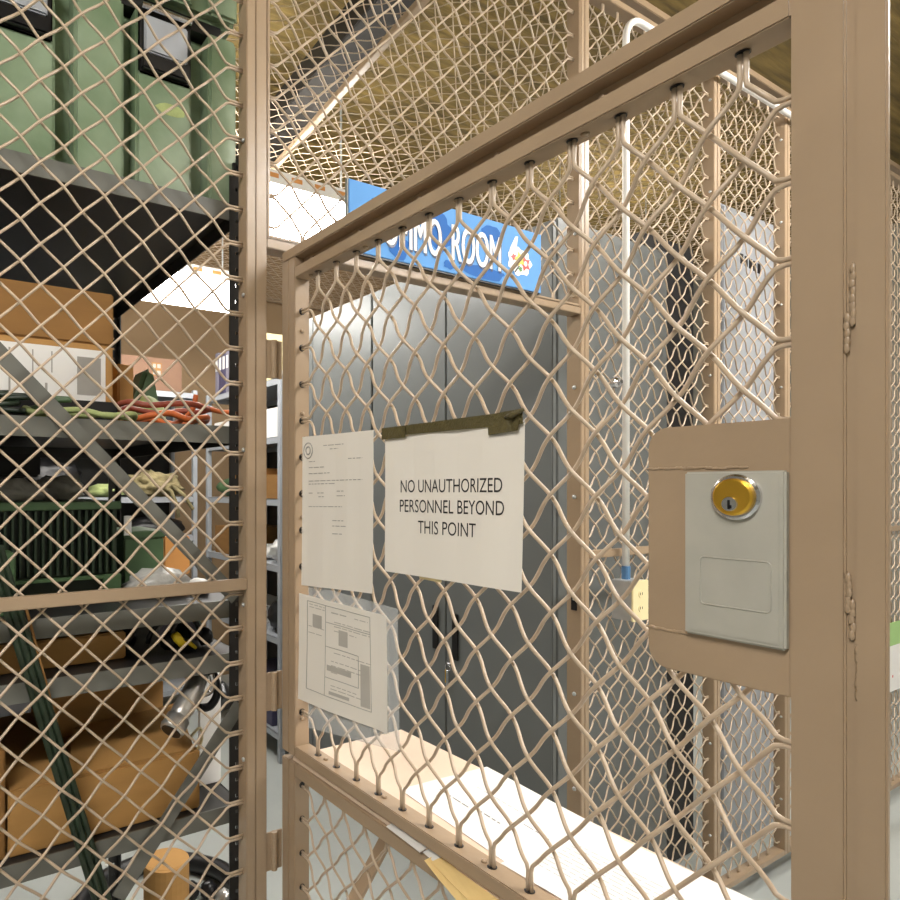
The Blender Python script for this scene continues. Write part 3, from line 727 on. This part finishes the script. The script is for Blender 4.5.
# second shelf: boxes, cables
def carton(label, x0, x1, y0, y1, z0, z1, m=CARD, open_top=False, rot=0, name='cardboard_box', group=None, labels=(), flaps=()):
    cx, cy = (x0+x1)/2, (y0+y1)/2; w, d, h = (x1-x0)/2, (y1-y0)/2, z1-z0
    t = thing(name, label, 'box', (cx, cy, z0), group, rot=rot)
    t['_o'] = (0, 0, 0)
    th = .004
    if open_top:
        MB().box(-w, w, -d, d, 0, th).box(-w, w, -d, -d+th, th, h).box(-w, w, d-th, d, th, h).box(-w, -w+th, -d+th, d-th, th, h).box(w-th, w, -d+th, d-th, th, h).build('body', m, t)
    else: MB().box(-w, w, -d, d, 0, h).build('body', m, t, bevel=.003)
    for (p0, p1, p2, p3) in flaps:
        q = [Vector(p) for p in (p0, p1, p2, p3)]; nn = (q[1]-q[0]).cross(q[3]-q[0]).normalized()*.0035
        b = MB(); b.v = [tuple(p) for p in q]+[tuple(p+nn) for p in q]; b.f = [(0,1,2,3)[::-1],(4,5,6,7)]+[(i,(i+1)%4,4+(i+1)%4,4+i) for i in range(4)]
        b.build('flap', m, t)
    for (nm, u0, u1, v0, v1, lm, pr) in labels:     # on the front face
        l = MB().box(-w+2*w*u0, -w+2*w*u1, -d-.0012, -d-.0002, h*v0, h*v1).build(nm, lm, t)
        if pr:
            b = MB()
            for (a0, a1, b0, b1) in pr:
                xa, xb = -w+2*w*(u0+(u1-u0)*a0), -w+2*w*(u0+(u1-u0)*a1); za, zb = h*(v0+(v1-v0)*b0), h*(v0+(v1-v0)*b1)
                b.box(xa, xb, -d-.0016, -d-.0013, za, zb)
            each(b, 'print', FAINT, l)
    return t
z2 = ZS[1]+.001
p = lambda px, py, y: atY(px, py, y)
yB = 1.34
tr = MB().box(-.5, .37, 1.29, 1.9, z2, EH+.165)
tag(tr.build('equipment_tray', BLACK, bevel=.004), 'flat black tray under the brown boxes on the second shelf', 'tray')
xe = p(113, 400, yB).x
carton('brown cardboard box with a big white label, standing on the flat black tray', -.25, xe, yB, 1.75, EH+.1655, EH+.285, CARD, labels=(('shipping_label', .60, .975, .03, .9, LABEL, ((.06, .1, .2, .8), (.22, .235, .1, .9), (.40, .41, .1, .9), (.55, .56, .5, .9), (.76, .96, .12, .85), (.5, .52, .1, .3))),))
carton('brown cardboard box with a small printed label, topmost of the stack on the second shelf', -.25, xe+.002, yB+.002, 1.75, EH+.286, EH+.392, CARDD, labels=(('shipping_label', .40, .625, .36, .80, LABEL, ((.05, .95, .1, .3), (.1, .5, .4, .9), (.6, .95, .45, .9))),))
a_ = p(116, 398, 1.42)
carton('small brown carton beside the labelled box on the second shelf', .392, .432, 1.40, 1.45, z2, EH+.262, CARD, rot=.3)
def cable(pts, r, m, label, name='cable', closed=False, cat='cable', group=None):
    P = [Vector(q) for q in pts]; out = []
    n = len(P)
    for i in range(n if closed else n-1):                         # Catmull-Rom
        p0, p1, p2, p3 = (P[(i-1) % n], P[i], P[(i+1) % n], P[(i+2) % n]) if closed else (P[max(i-1, 0)], P[i], P[i+1], P[min(i+2, n-1)])
        for q in range(6):
            u = q/6; out.append(.5*((2*p1)+(p2-p0)*u+(2*p0-5*p1+4*p2-p3)*u*u+(3*p1-p0-3*p2+p3)*u**3))
    if not closed: out.append(P[-1])
    o = MB().tube(out, r, 8, closed=closed).build(name, m, smooth=True)
    return tag(o, label, cat, group) if label else o
def ring(cx, cy, rx, ry, z, wob=.006, n=14, ph=0): return [(cx+rx*math.cos(2*math.pi*i/n+ph), cy+ry*math.sin(2*math.pi*i/n+ph), z+wob*math.sin(i*2.1)) for i in range(n)]
cable(ring(.475, 1.30, .085, .07, z2+.018), .0065, ORANGE, 'coiled orange cable at the front edge of the second shelf', closed=True)
cable([p(x, y, 1.27) for x, y in ((196, 395), (193, 408), (186, 417), (174, 424), (163, 427))], .0055, ORANGE, 'orange cable end standing up from the coil on the second shelf')
cable(ring(.475, 1.31, .10, .075, z2+.042, .004, ph=.5), .006, REDC, 'coiled red-brown cable behind the orange coil on the second shelf', closed=True)
cable(ring(.29, 1.248, .10, .028, z2+.014, .004, ph=1.5), .006, LIME, 'pale green cord coil left of the orange cable on the second shelf', closed=True)
cable([p(x, y, 1.26) for x, y in ((196, 404), (210, 409), (222, 412), (233, 412))], .005, ORANGE, 'short orange cable lying right of the coil, by the post')
tag(MB().blob((.478, 1.425, z2+.034), (.034, .036, .05), .25, 1.5, 3, 4, -.6).build('cloth_pouch', LIME, smooth=True), 'pale green cloth pouch behind the coiled cables', 'pouch')
pm = MB().prism([(.44, z2+.0), (.545, z2+.0), (.515, z2+.155), (.495, z2+.16)], 'y', 1.50, 1.58)
tag(pm.build('folded_pouch', GREENB, bevel=.01), 'dark green pointed bag standing among the coiled cables', 'bag')
tag(MB().blob((.562, 1.40, z2+.03), (.022, .03, .034), .2, 2, 3, 9, -.8).build('cable_bag', BLACK, smooth=True), 'small black bag at the post end of the second shelf', 'bag')
for i, (x, y, l) in enumerate(((.16, 1.235, 'grey-green tangle of cords at the left end of the second shelf'), (.225, 1.24, 'dark green strap tangle in front of the flat black tray'))):
    o = cable([(x+.05*math.cos(k*2.2)*(.6+.4*math.sin(k*1.3)), y+.022*math.sin(k*1.9), z2+.012+.004*k) for k in range(9)], .005, (GREEND, GREENB)[i], l, 'cord')
# third shelf: ribbed chest, bag, green box
z3 = ZS[2]+.001
hx1 = p(120, 560, 1.32).x
hc = thing('finned_case', 'dark green case with upright fins on the third shelf', 'case', (.1, 1.32, z3))
zt = EH-.035
MB().box(-.4, hx1, 1.34, 1.8, z3, zt).build('body', GREEND, hc, bevel=.004)
MB().box(-.405, hx1+.004, 1.322, 1.81, zt-.012, zt+.004).build('top_edge', GREENB, hc, bevel=.002)
n_ = 44
for i in range(n_):
    x = hx1-.012-i*.0135
    if x > .02: MB().box(x-.0022, x+.0022, 1.322, 1.342, z3+.055, zt-.014).build('fin', GREEND, hc)
MB().box(.05, hx1, 1.315, 1.332, z3+.044, z3+.05).build('front_bar', GREENB, hc)
MB().box(p(104, 560, 1.31).x, hx1+.001, 1.312, 1.322, z3+.002, z3+.052).build('corner_plate', GREENB, hc, bevel=.002)
MB().box(.148, .175, 1.24, 1.31, z3, z3+.11).build('side_box', GREENB, hc, bevel=.003)
tag(MB().blob((.19, 1.45, zt+.022), (.07, .05, .028), .4, 2.5, 3, 2, -.65).build('plastic_bag', BAGP, smooth=True), 'crumpled clear plastic bag on the finned dark green case', 'bag')
tag(MB().blob((.31, 1.56, zt+.026), (.05, .045, .034), .35, 2.5, 3, 5, -.7).build('plastic_bag', BAGP, smooth=True), 'smaller crumpled plastic bag behind the one on the finned case', 'bag')
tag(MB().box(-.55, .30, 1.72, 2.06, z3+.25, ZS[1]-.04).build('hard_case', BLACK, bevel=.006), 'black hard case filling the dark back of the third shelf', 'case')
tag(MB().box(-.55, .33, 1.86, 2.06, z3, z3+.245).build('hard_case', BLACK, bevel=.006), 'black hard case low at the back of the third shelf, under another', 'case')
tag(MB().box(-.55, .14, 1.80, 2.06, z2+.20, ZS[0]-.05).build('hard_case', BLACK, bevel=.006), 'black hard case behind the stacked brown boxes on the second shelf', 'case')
gx0, gx1 = p(124, 560, 1.42).x, p(164, 560, 1.42).x
gb = thing('ammunition_box', 'dark green metal box right of the finned case on the third shelf', 'box', ((gx0+gx1)/2, 1.5, z3))
MB().box(gx0, gx1, 1.42, 1.58, z3, EH-.115).build('body', GREENB, gb, bevel=.003)
MB().box(gx0-.003, gx1+.003, 1.415, 1.585, EH-.115, EH-.10).build('lid', GREENB, gb, bevel=.002)
MB().box(gx0-.004, gx0+.012, 1.405, 1.413, EH-.107, EH-.065).build('tag', LABEL, gb)
carton('small orange-brown carton behind the clear bag on the third shelf', p(164, 550, 1.6).x, p(190, 550, 1.6).x, 1.6, 1.72, z3, EH-.13, CARDO)
tag(MB().blob((.47, 1.33, z3+.022), (.065, .05, .033), .4, 2.5, 3, 8, -.6).build('plastic_bag', BAGP, smooth=True), 'crumpled clear plastic bag right of the dark green metal box', 'bag')
tag(MB().blob((.545, 1.30, z3+.014), (.02, .04, .018), .3, 2.5, 3, 12, -.7).build('cloth_bundle', LABEL, smooth=True), 'small white bundle by the post on the third shelf', 'bundle')
# fourth shelf
z4 = ZS[3]+.001
carton('flat brown cardboard box squeezed between two shelves, on the fourth shelf', -.3, p(126, 660, 1.26).x, 1.26, 1.6, z4, z4+.052, CARD)
hs = thing('headset', 'black headset gear with yellow plugs on the fourth shelf', 'headset', (.46, 1.27, z4))
c_ = p(185, 628, 1.27)
for k in range(3):
    MB().tube([(c_.x+(.035+.006*k)*math.cos(a)-.01*k, 1.265+.02*k, z4+.012+(.055-.006*k)*abs(math.sin(a))) for a in [i*math.pi/10 for i in range(11)]], .005, 8).build('band', (BLACKG, GREYB, BLACKG)[k], hs, smooth=True)
MB().blob((c_.x-.035, 1.27, z4+.02), (.018, .02, .02), .15, 2, 2, 1, -.95).build('ear_cup', BLACK, hs, smooth=True)
MB().blob((c_.x+.045, 1.27, z4+.02), (.016, .02, .02), .15, 2, 2, 2, -.95).build('ear_cup', BLACK, hs, smooth=True)
ya, yb_ = p(174, 634, 1.225), p(184, 646, 1.225)
MB().tube([ya, ya.lerp(yb_, .3), yb_], [.008, .0095, .0075], 10).build('plug', YELLOW, hs, smooth=True)
ya, yb_ = p(187, 641, 1.24), p(196, 648, 1.24)
MB().tube([ya, yb_], [.005, .0035], 10).build('plug', YELLOW, hs, smooth=True)
tag(MB().blob((.385, 1.34, z4+.03), (.035, .045, .033), .3, 2, 3, 3, -.8).build('equipment_bag', BLACK, smooth=True), 'black bag between the flat box and the headset on the fourth shelf', 'bag')
tag(MB().blob((.545, 1.36, z4+.022), (.03, .04, .026), .3, 2, 3, 6, -.8).build('equipment_bag', GREEND, smooth=True), 'dark green bag by the post on the fourth shelf', 'bag')
# fifth shelf: cartons and chrome tube
z5 = ZS[4]+.001
lx0, lx1 = p(8, 840, 1.215).x, p(200, 790, 1.215).x
carton('large low brown cardboard box with open flaps, on the fifth shelf', lx0, lx1, 1.215, 1.62, z5, z5+.115, CARD,
    flaps=(((-.075, -.20, .116), (.165, -.20, .116), (.20, -.02, .150), (-.03, -.02, .135)),))
carton('smaller brown cardboard box with an open top, standing on the large low box', p(56, 740, 1.42).x-.02, p(163, 740, 1.42).x, 1.42, 1.60, z5+.116, EH-.395, CARD, open_top=True)
carton('brown cardboard box at the left edge, beside the large low box', -.22, lx0-.004, 1.215, 1.6, z5, z5+.19, CARDD)
tag(MB().box(p(199, 700, 1.30).x, .597, 1.30, 1.306, z5, z5+.235).build('foam_board', LABEL, bevel=.002), 'pale grey panel standing on edge at the post end of the fifth shelf', 'panel')
ct = thing('exhaust_pipe', 'bright chrome pipe with a flanged end leaning on the large brown box', 'pipe', (.5, 1.3, z5+.05))
A_, B_ = p(173, 728, 1.20), p(201, 676, 1.25)
dr = (B_-A_); MB().tube([A_+dr*.12, A_+dr*.3, A_+dr*.5, A_+dr*.75, B_, B_+Vector((.006, .02, .012))], [.019, .021, .022, .020, .016, .012], 20).build('pipe', STEELD, ct, smooth=True)
MB().tube([A_-dr*.06, A_, A_+dr*.04, A_+dr*.18, A_+dr*.2], [.0235, .0255, .024, .024, .020], 20).build('flange', STEELD, ct, smooth=True)
MB().tube([A_-dr*.075, A_-dr*.058], .020, 18).build('pipe_mouth', BLACK, ct)
cable([p(x, y, 1.25) for x, y in ((200, 708), (210, 706), (217, 694), (215, 678), (209, 670))], .009, BLACKG, 'black hose looping right of the chrome pipe', 'hose', cat='hose')
cable([p(x, y, 1.23) for x, y in ((203, 695), (210, 692), (213, 683), (211, 673))], .006, CHROME, 'thin bright metal handle loop beside the chrome pipe', 'handle_loop', cat='handle')
tag(MB().blob(p(166, 705, 1.42)+Vector((.114, 0, .002)), (.046, .046, .046), .3, 2, 3, 21, -1).build('equipment_bag', BLACKG, smooth=True), 'glossy black bag behind the chrome pipe on the fifth shelf', 'bag')
cable([p(x, y, 1.27) for x, y in ((186, 745), (192, 735), (200, 728), (202, 738), (198, 748), (190, 752))], .003, IVORY, 'thin ivory cord hanging below the chrome pipe', 'cord')
# below: hose, roll, tools on the lowest shelf
cable(ring(.75, 2.11, .275, .29, .036, .003, 18), .034, BLACK, 'thick black hose coil on the floor under the shelves', 'hose', closed=True, cat='hose')
tag(MB().tube([(.71, 1.95, 0), (.71, 1.95, .29), (.71, 1.95, .291), (.71, 1.95, .28)], [.07, .07, .058, .056], 26).build('cardboard_roll', CARD, bevel=0), 'thick brown cardboard roll standing on the floor inside the hose coil', 'roll')
for (px, py, m_, lb) in ((192, 890, BLACK, 'black fitting on the floor beside the brown roll'), (208, 889, BLACKG, 'glossy black fitting on the floor under the shelves, middle of three'), (224, 897, STEELD, 'dull steel fitting on the floor under the shelves by the post')):
    q = atZ(px, py, .03); tag(MB().blob((q.x, q.y, .028), (.028, .028, .03), .3, 2.5, 3, px, -.9).build('metal_fitting', m_, smooth=True), lb, 'fitting')
# green mast sections leaning in front of the shelves
ms = thing('mast_bundle', 'bundle of dark green mast poles leaning in front of the brown boxes', 'poles', (.33, 1.178, 0))
for k, (dx_, r_) in enumerate(((-8, .0055), (-1, .006), (6, .005))):
    q0, q1 = p(-6+dx_, 545, 1.178), p(100+dx_, 890, 1.178); q1 = q0+(q1-q0)*(q0.z-.004)/(q0.z-q1.z)
    MB().cyl(q0, q1, r_, 12).build('pole', GREEND, ms)
MB().cyl(p(24, 600, 1.1795), p(98, 880, 1.1795), .0025, 8).build('pole_rod', CARDD, ms)

# ================================================================= FAR SHELVES IN THE CAGE CORNER
RZ = [EH+.57, EH+.26, EH-.07, EH-.42, EH-.80, EH-1.30]
shelf_unit('pale grey steel shelving unit in the cage corner beyond the grey cabinets, binders on top', 1.70, 2.14, 2.97, 3.94, RZ, EH+.585, GALVP, GALVP, slotted=False, back='x')
BZ = [EH+.60, EH+.27, EH-.07, EH-.32, EH-.75, EH-1.30]
shelf_unit('pale grey steel shelving unit along the back wall of the cage', .40, 1.66, 3.98, 4.42, BZ, EH+.62, GALVP, GALVP, slotted=False, back='y')
shelf_unit('dark shelving unit along the back wall, left of the pale grey one', -.90, .38, 3.98, 4.42, BZ, EH+.62, GREYD, BLACKP, slotted=False, back='y')
# binders on top of the corner unit
y = 3.90; cols = [GREYB, NAVY, NAVY, GREYB, NAVY, NAVY, GREYB, NAVY, GREYB, NAVY, GREYB, GREYB, IVORY]
names = ['grey binder, the one nearest the back wall', 'dark blue binder, second from the back wall', 'dark blue binder, third from the back wall', 'grey binder, fourth from the back wall', 'dark blue binder, fifth from the back wall', 'dark blue binder, sixth from the back wall', 'grey binder, middle of the row', 'dark blue binder just past the middle of the row', 'grey binder, fifth from the ivory one', 'dark blue binder, fourth from the end by the ivory one', 'grey binder two away from the ivory one', 'grey binder next to the ivory one', 'ivory binder at the near end of the row']
for i, c in enumerate(cols):
    t = thing('binder', names[i] + ', on the corner shelves', 'binder', (1.80, y, RZ[0]+.001), 'binders on the corner shelves')
    MB().box(1.76, 2.04, y-.0245, y+.0245, RZ[0]+.001, RZ[0]+.29-.012*(i % 3)).build('cover', c, t, bevel=.003)
    MB().box(1.7585, 1.7598, y-.015, y+.015, RZ[0]+.17, RZ[0]+.25).build('spine_label', LABEL, t)
    y -= .053
tag(MB().box(1.76, 2.0, 3.05, 3.16, RZ[0]+.001, RZ[0]+.05).build('paper_stack', LABEL), 'white paper stack beside the binders on the corner shelves', 'papers')
def on_corner(zi, items):
    for (nm, label, cat, y0, y1, h, m_, *blob) in items:
        z = RZ[zi]+.001
        if blob: o = MB().blob((1.86, (y0+y1)/2, z+h*.42), (.13, (y1-y0)/2, h*.5), .3, 2.2, 3, blob[0], -.8).build(nm, m_, smooth=True)
        else: o = MB().box(1.725, 2.05, y0, y1, z, z+h).build(nm, m_, bevel=.003)
        tag(o, label, cat)
on_corner(1, [('white_box', 'white box on the corner shelf just under the binders, near end', 'box', 3.03, 3.22, .16, LABEL), ('storage_bin', 'black bin in the middle of the shelf under the binders', 'bin', 3.28, 3.52, .12, BLACK), ('white_box', 'white box at the far end of the shelf under the binders', 'box', 3.58, 3.86, .14, LABEL)])
on_corner(2, [('cardboard_box', 'orange-brown carton on the corner shelf two below the binders', 'box', 3.32, 3.62, .17, CARDO), ('field_bag', 'green bag beside the orange-brown carton on the corner shelf', 'bag', 3.66, 3.88, .15, GREENB, 3), ('cardboard_box', 'dark brown carton at the near end, two shelves below the binders', 'box', 3.03, 3.2, .13, CARDD)])
on_corner(3, [('cardboard_box', 'brown carton on the corner shelf, three below the binders', 'box', 3.5, 3.85, .17, CARDD), ('paper_bundle', 'white bundle in front of the brown carton, three shelves below the binders', 'bundle', 3.25, 3.46, .09, LABEL, 4), ('cloth_bundle', 'pink-white bundle at the near end, three shelves below the binders', 'bundle', 3.03, 3.2, .16, LABEL, 5)])
on_corner(4, [('white_box', 'long white box on the second lowest corner shelf', 'box', 3.35, 3.8, .10, LABEL), ('equipment_bag', 'black bag at the near end of the second lowest corner shelf', 'bag', 3.03, 3.25, .2, BLACK, 6)])
on_corner(5, [('storage_bin', 'dark blue bin on the lowest corner shelf', 'bin', 3.1, 3.5, .25, NAVY)])
def on_back(zi, items):
    for (nm, label, cat, x0, x1, h, m_, *blob) in items:
        z = BZ[zi]+.001
        if blob: o = MB().blob(((x0+x1)/2, 4.12, z+h*.42), ((x1-x0)/2, .12, h*.5), .35, 2.2, 3, blob[0], -.8).build(nm, m_, smooth=True)
        else: o = MB().box(x0, x1, 4.0, 4.35, z, z+h).build(nm, m_, bevel=.003)
        tag(o, label, cat)
t = carton('pinkish brown carton with dark stencil marks, top of the back shelves', 1.16, 1.56, 4.0, 4.35, BZ[0]+.001, BZ[0]+.21, CARDP, labels=(('stencil_mark', .5, .66, .45, .85, CARDD, ((.1, .4, .1, .4), (.55, .9, .1, .4), (.1, .4, .6, .9), (.55, .9, .6, .9))),))
on_back(1, [('storage_bin', 'black bin with a pale rim, on the back shelf below the pinkish carton', 'bin', 1.15, 1.5, .2, BLACK)])
bag = MB().blob((1.40, 4.10, BZ[2]+.075), (.17, .13, .085), .45, 2.6, 4, 14, -.85)
bt = thing('field_bag', 'crumpled olive canvas bag with loose straps on the back shelf', 'bag', (1.40, 4.10, BZ[2]))
bag.build('body', OLIVE, bt, smooth=True)
for k, (x0, x1) in enumerate(((1.42, 1.52), (1.50, 1.62))):
    MB().tube([(x0, 4.0, BZ[2]+.07), ((x0+x1)/2, 3.955, BZ[2]+.04-.03*k), (x1-.01, 3.955, BZ[2]-.05-.02*k), (x1, 3.955, BZ[2]-.13+.05*k)], .012, 6).build('strap', OLIVE, bt, smooth=True)
on_back(2, [('cloth_bundle', 'pale green bundle left of the olive canvas bag', 'bundle', 1.0, 1.22, .09, LIME, 15), ('equipment_bag', 'black bag left of the pale green bundle on the back shelf', 'bag', .55, .95, .25, BLACK, 16)])
on_back(3, [('equipment_bag', 'black gear bag on the back shelf below the olive canvas bag', 'bag', 1.2, 1.62, .13, BLACK, 17), ('storage_bin', 'black bin at the left on the back shelf, below the black bag', 'bin', .5, 1.1, .2, BLACK)])
on_back(4, [('cardboard_box', 'brown carton on the second lowest back shelf', 'box', .9, 1.4, .26, CARD)])
for zi, lab in ((0, 'black crate on top of the dark back shelving unit'), (1, 'black crate on the second shelf of the dark back unit'), (2, 'black crate on the third shelf of the dark back unit'), (3, 'black crate on the fourth shelf of the dark back unit')):
    tag(MB().box(-.7, .3, 4.0, 4.38, BZ[zi]+.001, BZ[zi]+.24).build('storage_crate', BLACK, bevel=.006), lab, 'crate')
#@END@

# ================================================================= CAMERA AND VIEW
cam = bpy.data.cameras.new('camera'); co_ = bpy.data.objects.new('camera', cam); COL.objects.link(co_)
co_.location = (0, 0, EH); co_.rotation_euler = (math.pi/2, 0, -math.atan2(392, 657))
cam.sensor_width = 36; cam.sensor_fit = 'HORIZONTAL'; cam.lens = 657/900*36
cam.shift_x = 158/900; cam.shift_y = 36/900; cam.clip_start = .02; cam.clip_end = 60
S.camera = co_
w = bpy.data.worlds.new('world'); S.world = w; w.use_nodes = True
w.node_tree.nodes['Background'].inputs[0].default_value = (1, .95, .86, 1); w.node_tree.nodes['Background'].inputs[1].default_value = .0
S.view_settings.view_transform = 'Standard'; S.view_settings.look = 'None'; S.view_settings.gamma = 1
S.view_settings.exposure = 1.3
for o in bpy.data.objects:
    if '_o' in o: del o['_o']
